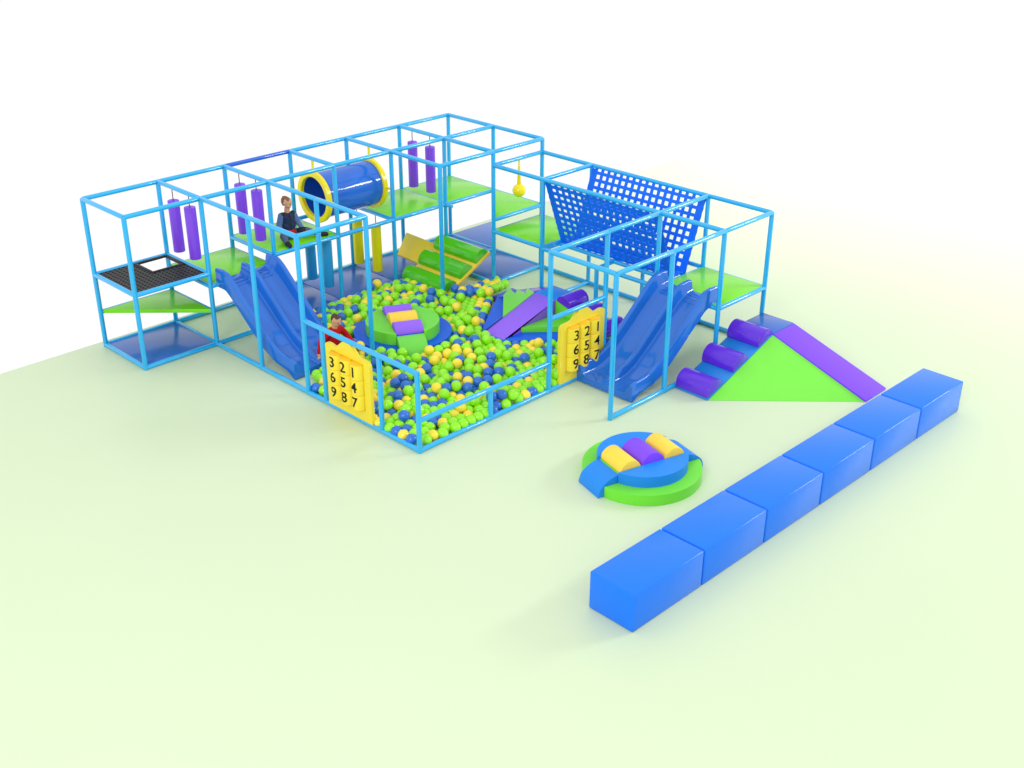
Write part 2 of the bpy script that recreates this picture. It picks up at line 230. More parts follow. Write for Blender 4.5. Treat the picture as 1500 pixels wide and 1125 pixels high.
# top rails
for i in range(6): 
    o = rail((i,0), (i+1,0), H1, 'foam_dark' if i == 2 else 'foam')
    if i == 2: o['label'] = 'deep blue top rail'
for i in range(6): rail((i,1), (i+1,1), H1)
for i in (4,5): rail((i,2), (i+1,2), H1)
rail((1,3), (2,3), H1)
for i in range(7): rail((i,0), (i,1), H1)
for i in (1,2): rail((i,1), (i,2), H1); rail((i,2), (i,3), H1)
for i in (4,5,6): rail((i,1), (i,2), H1)
for i in (5,6): rail((i,2), (i,3), H2); rail((i,3), (i,5), H2); rail((i,5), (i,6), H2)
rail((5,2), (6,2), H2); rail((5,3), (6,3), H2)
for i in (3,4,5): rail((i,5), (i+1,5), H2); rail((i,6), (i+1,6), H2)
rail((3,5), (3,6), H2)
# decks and their rails
def deck(x0, x1, y0, y1, z):
    b = MB(); b.box((x0+.012, y0+.012, z-.03), (x1-.012, y1-.012, z), .008); return b.build('platform', M['deck'], F)
def tri(pts, z, name='platform', m='deck', t=.05, parent=F):
    b = MB(); b.prism([(x, y, z-t) for x, y in pts], (0, 0, t), .006); return b.build(name, M[m], parent)
def square(i, j, z, sides='abcd'):
    if 'a' in sides: rail((i,j), (i+1,j), z)
    if 'b' in sides: rail((i,j+1), (i+1,j+1), z)
    if 'c' in sides: rail((i,j), (i,j+1), z)
    if 'd' in sides: rail((i+1,j), (i+1,j+1), z)
L2, L1 = 1.185, .985
square(0, 0, 1.19)
rail((0,0), (1,0), .575); rail((1,0), (1,1), .575)
tri([(GX[0]+.03, GY[0]+.03), (GX[1]-.02, GY[1]-.03), (GX[0]+.03, GY[1]-.03)], .615, t=.06)
square(1, 0, L1, 'abd'); rail((1,0), (1,1), L1)
deck(GX[0], GX[1], GY[1], GY[2], 1.022)
square(2, 0, L2); deck(GX[0], GX[1], GY[2], GY[3], 1.22)
rail((3,0), (4,0), L2); rail((3,1), (4,1), L2)
square(4, 0, L2); deck(GX[0], GX[1], GY[4], GY[5], 1.22)
square(5, 0, L2, 'abd'); deck(GX[0], GX[1], GY[5], GY[6], 1.22)
rail((5,2), (6,2), L2); rail((6,1), (6,2), L2)
tri([(GX[1]+.02, GY[6]-.02), (GX[2]-.02, GY[5]+.03), (GX[2]-.02, GY[6]-.02)], 1.22)
prim_tube('rail', M['foam'], F, P(5,1,L2), (GX[1]+.17, GY[5], L2), RT)
square(5, 2, L1); deck(GX[2], GX[3], GY[5], GY[6], 1.022)
rail((5,3), (5,5), .965); rail((6,3), (6,5), .965)
for y in (6.5, 6.86): prim_tube('rail', M['foam'], F, (GX[3], y, .945), (GX[5], y, .945), RT-.002)
for x in (GX[3], GX[4], GX[5]): prim_tube('rail', M['foam'], F, (x, GY[5], .943), (x, GY[6], .943), RT-.004)
square(5, 5, .945); deck(GX[5], GX[6], GY[5], GY[6], .982)
# ground rails
zg = .034
square(0, 0, zg)
for i in range(1, 6): rail((i,0), (i+1,0), zg); rail((i,1), (i+1,1), zg)
rail((6,0), (6,1), zg); rail((5,1), (5,2), zg); rail((6,1), (6,2), zg); rail((5,2), (6,2), zg)
rail((2,0), (2,1), zg)
for j in (1,2,3,4): rail((1,j), (1,j+1), zg)
for i in (1,2,3): rail((i,5), (i+1,5), zg)
for j in (2,3,4): rail((6,j), (6,j+1), zg)
rail((5,3), (6,3), zg); rail((6,5), (6,6), zg); rail((5,5), (6,5), zg)
rail((3,6), (4,6), zg); rail((4,6), (5,6), zg); rail((5,6), (6,6), zg)
# low fence round the pit
zf = 1.15
post(1, 5, zf+.03)
rail((1,3), (1,4), zf); rail((1,4), (1,5), zf)
for x in (3.98, 5.2): prim_tube('post', M['foam'], F, (x, GY[1], .03), (x, GY[1], zf))
rail((1,5), (2,5), .47); rail((2,5), (3,5), .47)
prim_tube('post', M['foam'], F, (GX[5], 2.53, .03), (GX[5], 2.53, .47))
rail((3,5), (4,5), 1.145)

# ------------------------------------------------------------------ floor mats
def floor_mat(i, j, label):
    x0, x1, y0, y1 = GX[j], GX[j+1], GY[i], GY[i+1]
    b = MB(); b.box((x0+.02, y0+.006, .002), (x1-.02, y1-.006, .052), .008)
    return tag(b.build('floor_mat', M['mat_blue'], at=((x0+x1)/2, (y0+y1)/2, 0)), label, 'mat', 'dark blue floor mats in the frame')
floor_mat(0, 0, 'dark blue floor mat under the triangular green shelf and black grid')
floor_mat(2, 0, 'dark blue floor mat under the two light blue hanging bags')
floor_mat(3, 0, 'dark blue floor mat between the light blue and the yellow hanging bags')
floor_mat(4, 0, 'dark blue floor mat beside the two yellow bags, left of the yellow climbing board')
floor_mat(5, 0, 'dark blue floor mat in the back corner cell, behind the climbing board')
floor_mat(5, 1, 'dark blue floor mat on the right of the yellow climbing board')
b = MB(); b.prism([(.02, GY[6]+.04, .002), (.02, GY[6]+1.17, .002), (1.16, GY[6]+.04, .002)], (0, 0, .05), .008)
tag(b.build('floor_mat', M['mat_blue'], at=(.4, 7.7, 0)), 'triangular dark blue floor mat just outside the back corner of the frame', 'mat', 'dark blue floor mats in the frame')

# ------------------------------------------------------------------ black grid deck with square hole
G_ = thing('crawl_net', (.6, .62, 1.19), 'black perforated crawl grid with a square hole in one corner', 'net')
x0, x1, y0, y1 = GX[0]+.04, GX[1]-.04, GY[0]+.04, GY[1]-.04
xm, ym = .6, .62
b = MB()
def grid(xa, xb, ya, yb):
    nx = max(2, round((xb-xa)/.075)); ny = max(2, round((yb-ya)/.075))
    for k in range(nx+1):
        x = xa+(xb-xa)*k/nx; b.box((max(xa, x-.02), ya, 1.185), (min(xb, x+.02), yb, 1.203))
    for k in range(ny+1):
        y = ya+(yb-ya)*k/ny; b.box((xa, max(ya, y-.021), 1.187), (xb, min(yb, y+.021), 1.2045))
grid(x0, x1, y0, ym); grid(xm, x1, ym+.002, y1)
b.build('grid', M['black_net'], G_, angle=30)
b = MB()
for lo, hi in (((x0, ym+.004, 1.18), (xm, ym+.05, 1.215)), ((xm-.05, ym+.052, 1.18), (xm-.002, y1-.052, 1.215)), ((x0, y1-.05, 1.18), (xm, y1, 1.215)), ((x0-.002, ym+.052, 1.181), (x0+.045, y1-.052, 1.214))):
    b.box(lo, hi, .004)
b.build('hole_frame', M['black_net'], G_)

# ------------------------------------------------------------------ hanging bags
def bag(x, y, z0, z1, ztop, m, label, group, name='punch_bag'):
    t = thing(name, (x, y, z0), label, 'punch bag', group)
    b = MB(); b.tube((x, y, z0), (x, y, z1), .088, 28, inset=.12)
    b.tube((x, y, z1-.02), (x, y, z1+.012), .02, 12)
    b.build('bag_body', M[m], t)
    b = MB(); b.tube((x, y, z1-.005), (x, y, ztop-.02), .007, 8); b.build('cord', M['cord'], t)
PG = 'purple hanging bags on the upper level'
bag(.40, GY[1], 1.35, 2.165, H1, 'bag', 'purple hanging bag nearest the black grid, the rear one of its pair', PG)
bag(.86, GY[1], 1.35, 2.165, H1, 'bag', 'purple hanging bag beside the black grid, the front one of its pair', PG)
bag(.40, GY[2], 1.355, 2.168, H1, 'bag', 'purple hanging bag behind the seated boy, the rear one of its pair', PG)
bag(.86, GY[2], 1.355, 2.168, H1, 'bag', 'purple hanging bag beside the seated boy, the front one of its pair', PG)
bag(.35, GY[5], 1.335, 2.155, H1, 'bag', 'purple hanging bag past the blue tunnel, the rear one of its pair', PG)
bag(.82, GY[5], 1.335, 2.155, H1, 'bag', 'purple hanging bag past the blue tunnel, the front one of its pair', PG)
bag(.18, GY[4], .13, .95, L2, 'bag_yel', 'yellow hanging bag half hidden behind posts, the rear one of two', 'yellow hanging bags under the tunnel')
bag(.70, GY[4], .13, .95, L2, 'bag_yel', 'yellow hanging bag in full view left of the climbing board', 'yellow hanging bags under the tunnel')
bag(.38, GY[3], .215, 1.03, L2, 'bag_blue', 'light blue hanging bag below the seated boy, left and rear of its pair', 'light blue hanging bags under the boy')
bag(.85, GY[3], .205, 1.02, L2, 'bag_blue', 'light blue hanging bag below the boy, right and front of its pair', 'light blue hanging bags under the boy')

# ball on a stalk
t = thing('hanging_ball', (GX[2], 6.68, 1.45), 'yellow ball hanging on a tapered stalk from the high rail', 'swing ball')
c = Vector((GX[2], 6.70, 1.575))
b = MB(); b.sphere(c, .115, 32, 18)
b.build('ball', M['flange'], t)
b = MB(); b.tube(c+Vector((0, 0, .1)), (c.x, c.y, H2-.02), .036, 20, r2=.014); b.build('stalk', M['flange'], t)
toC = (Vector((16.28, -7.53, 7.7))-c).normalized(); rt = Vector((.71, .70, 0))
for s in (-1, 1):
    d = (toC*.8 + rt*s*.58 + Vector((0, 0, .16))).normalized()
    b = MB(); b.tube(c+d*.108, c+d*.121, .012, 12); b.build('raised_dot', M['roller'], t)  # small raised yellow dots on the side of the ball facing the camera

# ------------------------------------------------------------------ tunnel
t = thing('crawl_tunnel', (.58, 4.3, 1.22), 'glossy blue crawl tunnel with yellow end rings beside the seated boy', 'tunnel')
tx, tz = .60, 1.715
b = MB(); b.shell((tx, 3.70, tz), (tx, 4.93, tz), .385, .372, 64); b.build('tunnel_skin', M['tube_out'], t)
b = MB(); b.shell((tx, 3.71, tz), (tx, 4.92, tz), .370, .364, 64); b.build('lining', M['tube_in'], t)
for y in (3.70, 4.88):
    b = MB(); b.shell((tx, y-.03, tz), (tx, y+.05, tz), .435, .34, 64); ring = b.build('end_ring', M['flange'], t)
    for a in (0, 90, 180):
        d = Vector((math.cos(math.radians(a)), 0, math.sin(math.radians(a))))
        q = Vector((tx, y+.01, tz))
        ln = .57 if a != 90 else .655
        b = MB(); b.tube(q+d*.42, q+d*ln, .022, 14)
        if a == 90: b.box((tx-.05, y-.02, tz+.42), (tx+.05, y+.04, tz+.46), .008)
        b.build('peg', M['flange'], ring)

# ------------------------------------------------------------------ cargo net bridge
t = thing('net_bridge', (4.75, 6.68, .98), 'V shaped blue webbing net bridge hung between two high rails', 'net')
def webbing(name, o, uv, vv, nn, nx, ny, eu, ev0, ev1, th=.014):
    """o: corner, uv: along the rail, vv: down the slope; solid straps crossing"""
    o, uv, vv = Vector(o), Vector(uv), Vector(vv); lu, lv = uv.length, vv.length
    u, v = uv/lu, vv/lv; w = u.cross(v).normalized()
    mt = Matrix.Translation(o) @ Matrix((u, v, w)).transposed().to_4x4()
    b = MB()
    for x0, x1 in ((0, eu), (lu-eu, lu)):
        b.box((x0, .02, -th*.4), (x1, lv, th*.4), 0, mtx=mt)
    pu = (lu-2*eu)/nx
    for k in range(nx+1):
        x = eu+pu*k; b.box((x-.028, .0, -th*.5), (x+.028, lv, th*.5), 0, mtx=mt)
    pv = (lv-ev0-ev1)/ny
    for k in range(ny+1):
        y = ev0+pv*k; b.box((0, y-.027, -th*.72), (lu, y+.027, th*.72), 0, mtx=mt)
    if ev1 > .06: b.box((0, lv-ev1, -th*.3), (lu, lv, th*.3), 0, mtx=mt)
    return b.build(name, M['net'], t, angle=30)
nx0, nx1 = GX[3]+.03, GX[5]-.03
webbing('net_panel', (nx0, GY[5]+.01, H2-.02), (nx1-nx0, 0, 0), (0, .43, -(H2-.02-.98)), None, 16, 9, .095, .08, .04)
webbing('net_panel', (nx0, GY[6]-.01, H2-.02), (nx1-nx0, 0, 0), (0, -.41, -(H2-.02-.98)), None, 16, 9, .095, .08, .04)
webbing('net_floor', (nx0, 6.525, .99), (nx1-nx0, 0, 0), (0, .34, 0), None, 16, 3, .095, .03, .03)

# ------------------------------------------------------------------ twin slides
def slide(o, sv, wv, W, label):
    o, sv, wv = Vector(o), Vector(sv), Vector(wv)
    f = [(-.02,1.045),(.1,1.04),(.25,1.0),(.4,.90),(.9,.50),(1.25,.245),(1.45,.165),(1.6,.135),(1.9,.125)]
    tp = [(-.02,1.23),(.1,1.24),(.25,1.225),(.4,1.13),(.6,.95),(.9,.70),(1.25,.42),(1.45,.325),(1.65,.30),(1.84,.305),(1.9,.255)]
    un = [(-.02,.94),(.22,.94),(.34,.86),(.75,.53),(1.1,.26),(1.4,.13),(1.72,.095),(1.84,.03),(1.9,.015)]
    S = np.linspace(-.02, 1.9, 97)
    def cur(a, k=5):
        y = np.interp(S, *zip(*a)); yy = np.concatenate([[y[0]]*k, y, [y[-1]]*k])
        for _ in range(2): yy = np.convolve(yy, np.ones(k)/k, 'same')
        return yy[k:-k]
    fz, tz_, uz = cur(f), cur(tp), cur(un, 3)
    rings = []
    for s, a, h, u in zip(S, fz, tz_, uz):
        m = h-.03 if s < 1.55 else max(a+.012, h-.03-(s-1.55)*.62)   # the rib sinks into the outlet
        fl = 0 if s < 1.5 else (s-1.5)*.05
        half = [(0-fl, u), (0-fl, h-.02), (.008-fl, h-.005), (.022-fl, h), (.05-fl, h), (.066-fl, h-.006), (.076-fl, h-.024), (.10, a+.045), (.118, a+.014), (.15, a), (.25, a-.004),
                (.43, a-.004), (W/2-.082, a), (W/2-.066, a+.012), (W/2-.054, min(m, a+.04)), (W/2-.032, m-.012 if m-.012 > a else a+.004), (W/2-.02, m)]
        ring = half + [(W-x, z) for x, z in reversed(half)]
        rings.append([o + sv*s + wv*x + Vector((0, 0, z)) for x, z in ring])
    t = thing('twin_slide', o+sv*.95+wv*W/2, label, 'slide', 'blue twin lane slides')
    b = MB(); b.poly(rings); b.build('slide_body', M['slide'], t, angle=50)
    for x0 in (.17, W/2+.1):        # reflected lines put into the shape as low ridges at each lane head
        b = MB()
        for k in range(3):
            s = .13+.07*k; z = np.interp(s, S, fz)
            b.tube(o+sv*s+wv*x0+Vector((0,0,z-.004)), o+sv*s+wv*(x0+W/2-.27)+Vector((0,0,z-.004)), .01, 8)
        b.build('reflection_ridges', M['slide'], t)
    return t
slide((GX[1]-.02, 1.37, 0), (1, 0, 0), (0, 1, 0), 1.0, 'blue twin slide running down into the ball pit beside the boy in red')
slide((5.995, GY[5]+.09, 0), (0, -1, 0), (1, 0, 0), 1.01, 'blue twin slide ending on the open floor, beside the purple roll stairs')

# ------------------------------------------------------------------ number panels
def digit_mesh(ch, size, wrap_r, yaw):
    cu = bpy.data.curves.new('numeral', 'FONT'); cu.body = ch; cu.size = size; cu.align_x = 'CENTER'; cu.align_y = 'CENTER'
    cu.extrude = .002; cu.offset = .0012
    ob = bpy.data.objects.new('numeral', cu); COL.objects.link(ob)
    dg = bpy.context.evaluated_depsgraph_get()
    me = bpy.data.meshes.new_from_object(ob.evaluated_get(dg))
    bpy.data.objects.remove(ob); bpy.data.curves.remove(cu)
    bm = bmesh.new(); bm.from_mesh(me); bpy.data.meshes.remove(me)
    bmesh.ops.triangulate(bm, faces=bm.faces[:])
    for _ in range(3):
        bmesh.ops.subdivide_edges(bm, edges=[e for e in bm.edges if e.calc_length() > .012], cuts=1)
        bmesh.ops.triangulate(bm, faces=bm.faces[:])
    for v in bm.verts:          # bend the flat figure round the roller (axis z)
        a = v.co.x/wrap_r + yaw; r = wrap_r+.004+v.co.z
        v.co = Vector((r*math.sin(a), -r*math.cos(a), v.co.y))
    return bm
def number_panel(o, u, out, yaw, label, flip):
    """o: lower left as seen from outside, u: to the right, out: towards the viewer"""
    o, u, out = Vector(o), Vector(u), Vector(out); W = .95; T = .05
    t = thing('number_panel', o+u*W/2, label, 'game panel', 'yellow number game panels')
    prof = [(0,.905),(.02,.93),(.06,.942),(.12,.942),(.2,.928),(.26,.94),(.32,.99),(.4,1.055),(.5,1.085),(.6,1.055),(.68,.99),(.74,.94),(.8,.925),(.9,.925),(.965,.912),(.99,.885),(1,.85)]
    if flip: prof = [(1-a, z) for a, z in reversed(prof)]
    ax0, ax1, az0, az1 = .14*W, .86*W, .165, .86
    top = [(a*W, z) for a, z in prof]
    def P3(x, z, d=0): return o+u*x+out*d+Vector((0, 0, z))
    # plate with a rectangular opening, built from four prisms butted end to end
    zc = az1
    b = MB()
    outer = [(0, 0)] + [(W, 0)] + list(reversed(top))
    inner = [(ax0, az0), (ax1, az0), (ax1, az1), (ax0, az1)]
    bm = b.bm
    def loop(pts, d): return [bm.verts.new(P3(x, z, d)) for x, z in pts]
    for d, sgn in ((T/2, 1), (-T/2, -1)):
        vo, vi = loop(outer, d), loop(inner, d)
        es = [bm.edges.new((vo[k], vo[(k+1) % len(vo)])) for k in range(len(vo))] + [bm.edges.new((vi[k], vi[(k+1) % 4])) for k in range(4)]
        bmesh.ops.triangle_fill(bm, use_beauty=True, use_dissolve=False, edges=es)
        if sgn == 1: vo1, vi1 = vo, vi
    for k in range(len(vo)): b.face([vo1[k], vo1[(k+1) % len(vo)], vo[(k+1) % len(vo)], vo[k]])
    for k in range(4): b.face([vi1[k], vi[k], vi[(k+1) % 4], vi1[(k+1) % 4]])
    b.build('plate', M['yellow'], t, angle=30)
    cw = (ax1-ax0)/3; rr = cw*.46; rows = 3; rh = (az1-az0-.02)/3
    nums = '321654987'
    ang = math.atan2(u.y, u.x)
    for c in range(3):
        cx = ax0+cw*(c+.5)
        for r in range(rows):
            z1 = az1-.01-rh*r; z0 = z1-rh
            cc = P3(cx, 0, .02)
            b = MB(); b.tube(cc+Vector((0,0,z0+.004)), cc+Vector((0,0,z1-.004)), rr, 28, inset=.05)
            ro = b.build('roller', M['roller'], t)
            bm = digit_mesh(nums[r*3+c], .215, rr, yaw)
            bmesh.ops.rotate(bm, verts=bm.verts[:], cent=(0,0,0), matrix=Matrix.Rotation(ang, 3, 'Z'))
            bmesh.ops.translate(bm, verts=bm.verts[:], vec=cc+Vector((0,0,(z0+z1)/2)))
            b = MB(); b.bm.free(); b.bm = bm; b.build('numeral', M['black'], ro)
            b = MB(); b.tube(cc+Vector((0,0,z0-.003)), cc+Vector((0,0,z0+.003)), rr*.97, 24, inset=.1); b.build('spacer_ring', M['amber'], ro)
        b = MB(); b.tube(cc+Vector((0,0,az1-.012)), cc+Vector((0,0,az1-.004)), rr*.99, 24, inset=.1); b.build('end_cap', M['amber'], t)
number_panel((4.07, GY[1], .06), (1, 0, 0), (0, -1, 0), .1, 'yellow number panel with all nine numerals showing, on the front pit fence', False)
number_panel((GX[5], 3.90, .06), (0, 1, 0), (1, 0, 0), -.1, 'yellow number panel partly hidden behind the end of the open floor slide', True)

# ------------------------------------------------------------------ soft play: helpers
def half_roll(b, base, axis, length, along, up, r, hh=None, seg=18):
    """half cylinder: base = middle of its flat underside"""
    base, axis, along, up = Vector(base), Vector(axis).normalized(), Vector(along).normalized(), Vector(up).normalized()
    hh = hh or r
    pts = [base-axis*length/2 + along*(r*math.cos(a)) + up*(hh*math.sin(a)) for a in [PI*k/seg for k in range(seg+1)]]
    b.prism(pts, axis*length, .008, 2)

def mill(cx, cy, adir, z0, z1, z2, R1, R2, w, mats, label, rr=(.15, .17, .15), a_roll=.33):
    low, up, ramp, r1, r2 = mats
    a = Vector((adir[0], adir[1], 0)).normalized(); bb = Vector((-a.y, a.x, 0)); c = Vector((cx, cy, 0))
    t = thing('round_soft_play', (cx, cy, z0), label, 'soft play', 'round stepped soft play islands')
    def seg_(R, za, zb, m, name):
        for s in (-1, 1):
            th = math.asin(w/2/R); n_ = 40
            pts = []
            for k in range(n_+1):
                q = th + (PI-2*th)*k/n_
                pts.append(c + a*(R*math.cos(q)) + bb*(s*R*math.sin(q)) + Vector((0, 0, za)))
            b = MB(); b.prism(pts, (0, 0, zb-za), .008, 2); b.build(name, M[m], t)
    seg_(R1, z0, z1, low, 'lower_step'); seg_(R2, z1, z2, up, 'upper_step')
    w2 = w/2-.004
    # core under the rolls
    b = MB(); pts = [c+a*x+bb*y+Vector((0, 0, z0)) for x, y in ((.5, -w2), (.5, w2), (-.5, w2), (-.5, -w2))]
    b.prism(pts, (0, 0, z2-.05-z0)); b.build('core', M[low], t)
    for s in (1, -1):
        prof = [(.502, z0), (.80, z0), (.795, z0+.02)]
        H = z2-.045-z0
        for k in range(1, 13):
            q = k/12*PI/2; prof.append((0.502+.293*math.cos(q)**1.25, z0+.02+(H-.02)*math.sin(q)**.95))
        b = MB(); b.prism([c+a*(s*x)+bb*(-w2)+Vector((0, 0, z)) for x, z in prof], bb*(2*w2), .006); b.build('ramp', M[ramp], t)
    for k, (x, r, m) in enumerate(((a_roll, rr[0], r1), (0, rr[1], r2), (-a_roll, rr[2], r1))):
        b = MB(); half_roll(b, c+a*x+Vector((0, 0, z2-.048)), bb, 2*w2, a, (0, 0, 1), r, r*1.02); b.build('roll', M[m], t)
    return t
mill(8.35, 2.86, (-.28, -.96), .002, .15, .30, .755, .575, .46, ('soft_green', 'soft_blue', 'soft_blue', 'yel_soft', 'purple_l'),
     'round soft play island on the open floor, with green base and blue top')
mill(3.13, 3.38, (.89, -.456), .002, .2, .38, .765, .575, .44, ('soft_blue2', 'soft_green', 'ramp_green', 'purple_s', 'yel_soft'),
     'round soft play island standing in the ball pit, blue base, green top')

# ------------------------------------------------------------------ bench blocks
ys = [.305, 1.478, 2.642, 3.808, 4.98, 6.16, 7.35]
names = ['nearest the viewer, at the front end of the row', 'second from the front end', 'third from the front end',
         'fourth from the front end', 'next to last, by the foot of the violet ramp', 'at the far end of the row, beyond the violet ramp']
for k in range(6):
    y0, y1 = ys[k]+.009, ys[k+1]-.009
    ym_ = (y0+y1)/2; xs_ = .0128*ym_
    b = MB(); b.box((9.69+xs_, y0, .002), (10.30+xs_, y1, .468), .018, 3, mtx=Matrix.Translation((10+xs_, ym_, 0)) @ Matrix.Rotation(-.0128, 4, 'Z') @ Matrix.Translation((-10-xs_, -ym_, 0)))
    tag(b.build('foam_block', M['bench'], at=(10.0+xs_, ym_, 0)), 'bright blue oblong foam block '+names[k], 'foam block', 'bright blue foam blocks laid end to end')

# ------------------------------------------------------------------ corner stairs with ramp, on the open floor
def stair_ramp(name, dk, sdir, sw, slen, rdir, rlen, h, mats, label, n_roll=3, rr=.17):
    pass
X0, X1, Y0, Y1, Y2, XR, HD = 7.16, 7.725, 5.10, 6.66, 7.23, 9.34, .555
t = thing('stair_and_ramp', (7.9, 6.4, 0), 'corner soft play hill with purple roll stairs and a violet ramp', 'soft play')
b = MB(); b.prism([(X0, Y0, .002), (X0, Y1, .002), (X0, Y1, HD), (X0, Y0, .03)], (X1-X0, 0, 0), .006); b.build('stair_wedge', M['stair_blue'], t)
b = MB(); b.box((X0, Y1+.002, .002), (X1, Y2, HD+.004), .01); b.build('deck_block', M['mat_blue'], t)
b = MB(); b.prism([(X1+.003, Y1+.002, .002), (XR, Y1+.002, .002), (XR, Y1+.002, .03), (X1+.003, Y1+.002, HD-.002)], (0, Y2-Y1-.002, 0), .008); b.build('ramp', M['purple_l'], t)
b = MB()
A, B_, Cn, Ap = [b.bm.verts.new(v) for v in ((X1+.002, Y0+.02, .003), (XR-.02, Y1, .003), (X1+.002, Y1, .003), (X1+.002, Y1, HD-.02))]
for fv in ((A, B_, Ap), (A, Cn, B_), (A, Ap, Cn), (B_, Cn, Ap)): b.face(fv)
b.build('corner_hill', M['green_hill'], t)
sl = Vector((0, Y1-Y0, HD-.03)); L = sl.length; sl.normalize(); up = Vector((0, -sl.z, sl.y))
for f in (.115, .50, .885):
    b = MB(); half_roll(b, Vector(((X0+X1)/2, Y0, .032))+sl*(L*f)+up*.002, (1, 0, 0), X1-X0, sl, up, .185, .175); b.build('roll', M['purple'], t)

# ------------------------------------------------------------------ soft play hill standing in the pit
DX0, DX1, DY0, DY1, DH = 3.93, 4.38, 5.53, 5.97, .45
t = thing('soft_play_hill', (4.15, 5.5, 0), 'soft play hill in the ball pit with violet ramp, blue top and jagged green corner', 'soft play')
b = MB()
b.prism([(x, y, .002) for x, y in ((2.95,5.99), (2.98,5.6), (3.1,5.48), (3.78,4.5), (3.95,4.32), (4.42,4.32), (4.86,4.85), (5.5,5.45), (5.55,5.99))], (0, 0, .12), .008); b.build('base_plate', M['soft_blue2'], t)
b = MB(); b.box((DX0+.002, DY0+.002, .122), (DX1-.002, DY1, DH), .006); b.build('deck_block', M['soft_blue'], t)
b = MB(); b.prism([(DX0, DY0, .124), (DX0, DY0, DH-.002), (DX0, 4.26, .07), (DX0, 4.24, .02), (DX0, 4.352, .02), (DX0, 4.352, .124)], (DX1-DX0, 0, 0), .006); b.build('front_ramp', M['purple_s'], t)
b = MB(); b.prism([(DX0-.002, DY0+.004, .006), (DX0-.002, DY0+.004, DH-.004), (2.80, DY0+.004, .02), (2.80, DY0+.004, .006)], (0, DY1-DY0-.004, 0), .004); b.build('side_ramp', M['purple'], t)
# corner infill with a toothed upper edge, on the left
b = MB()
pts = [(3.932,5.51,.456), (3.43,5.86,.292), (3.735,5.512,.384), (3.19,5.88,.202), (3.49,5.518,.297), (2.96,5.92,.146), (3.21,5.522,.20), (3.30,5.50,.15), (3.93,4.79,.240)]
vs = [b.bm.verts.new(v) for v in pts]
lw = [b.bm.verts.new((v[0], v[1], .1265)) for v in pts]
for q in ((0,1,2), (2,3,4), (4,5,6), (0,2,8), (2,4,8), (4,6,8), (6,7,8)):
    b.face([vs[k] for k in q]); b.face([lw[k] for k in reversed(q)])
for k in range(len(vs)): b.face([vs[k], lw[k], lw[(k+1) % len(vs)], vs[(k+1) % len(vs)]])
b.build('toothed_corner', M['soft_green'], t, angle=5)
# flat green corner on the right
b = MB(); b.prism([(DX1+.004, 4.74, .124), (4.78, 5.19, .124), (5.3, 5.52, .124), (DX1+.004, 5.52, .124)], (0, 0, .085), .006); b.build('corner_slab', M['soft_green'], t)
b = MB(); b.prism([(DX1+.002, DY0+.002, .124), (5.52, DY0+.002, .124), (DX1+.002, DY0+.002, DH-.003)], (0, DY1-DY0-.002, 0), .004); b.build('stair_wedge', M['soft_green'], t)
sl = Vector((5.52-DX1, 0, -(DH-.127))); L = sl.length; sl.normalize(); up = Vector((-sl.z, 0, sl.x))
for f in (.15, .5, .85):
    b = MB(); half_roll(b, Vector((DX1, (DY0+DY1)/2, DH))+sl*(L*f)+up*.003, (0, 1, 0), DY1-DY0+.02, sl, up, .15, .15); b.build('roll', M['purple'], t)

# ------------------------------------------------------------------ yellow climbing board with green half logs
t = thing('climbing_board', (1.75, 5.5, 0), 'sloping yellow climbing board with three glossy green half logs', 'soft play')
ya, yb, za, zb = 5.0, 6.07, .06, .60
kz = (zb-za)/(yb-ya)
pl = lambda x, y: Vector((x, y, za+(y-ya)*kz))
nv = Vector((0, -kz, 1)).normalized()
b = MB()
pts = [pl(1.2, ya), pl(2.33, ya), pl(2.33, yb), pl(1.2, yb)]
b.prism([p-nv*.05 for p in pts], nv*.05, .006); b.build('board', M['yel_soft'], t)
b = MB()
pts = [pl(1.197, 5.40), pl(1.197, 5.86), pl(.33, 5.88), pl(.60, 5.42)]
b.prism([p-nv*.05 for p in pts], nv*.0495, .006); b.build('side_flap', M['yel_soft'], t)
sl = (pl(0, yb)-pl(0, ya)); L = sl.length; sl.normalize()
for f in (.145, .50, .845):
    b = MB(); half_roll(b, pl(1.765, ya)+sl*(L*f)+nv*.002, (1, 0, 0), 1.08, sl, nv, .165, .155, 12); b.build('half_log', M['log'], t, angle=14 if f else 30)
# ------------------------------------------------------------------ balls
BALLS = [tuple(map(int, s.split(','))) for s in BALL_DATA.split(';')]
base = []
for c in range(3):
    b = MB(); b.sphere((0, 0, 0), .079, 28, 16)
    o = b.build('plastic_ball', M[('ball_g', 'ball_y', 'ball_b')[c]]); me = o.data; bpy.data.objects.remove(o)
    base.append(me)
LB = ('lime green plastic ball lying among the others in the ball pit', 'yellow plastic ball lying among the others in the ball pit', 'blue plastic ball lying among the others in the ball pit')
GB = ('lime green balls in the ball pit', 'yellow balls in the ball pit', 'blue balls in the ball pit')
for k, (x, y, z, c) in enumerate(BALLS[:300]):
    o = bpy.data.objects.new('plastic_ball', base[c]); COL.objects.link(o); o.location = (x/1000, y/1000, z/1000)
    o.rotation_euler = (random.random()*6, random.random()*6, random.random()*6)
    tag(o, LB[c], 'ball', GB[c])
b = MB()
for x, y, z, c in BALLS[300:]:
    b.slot = c; b.sphere((x/1000, y/1000, z/1000), .079, 24, 14)
tag(b.build('ball_pit_balls', [M['ball_g'], M['ball_y'], M['ball_b']]), 'mass of green, yellow and blue plastic balls filling the rest of the ball pit', 'balls', kind='stuff')

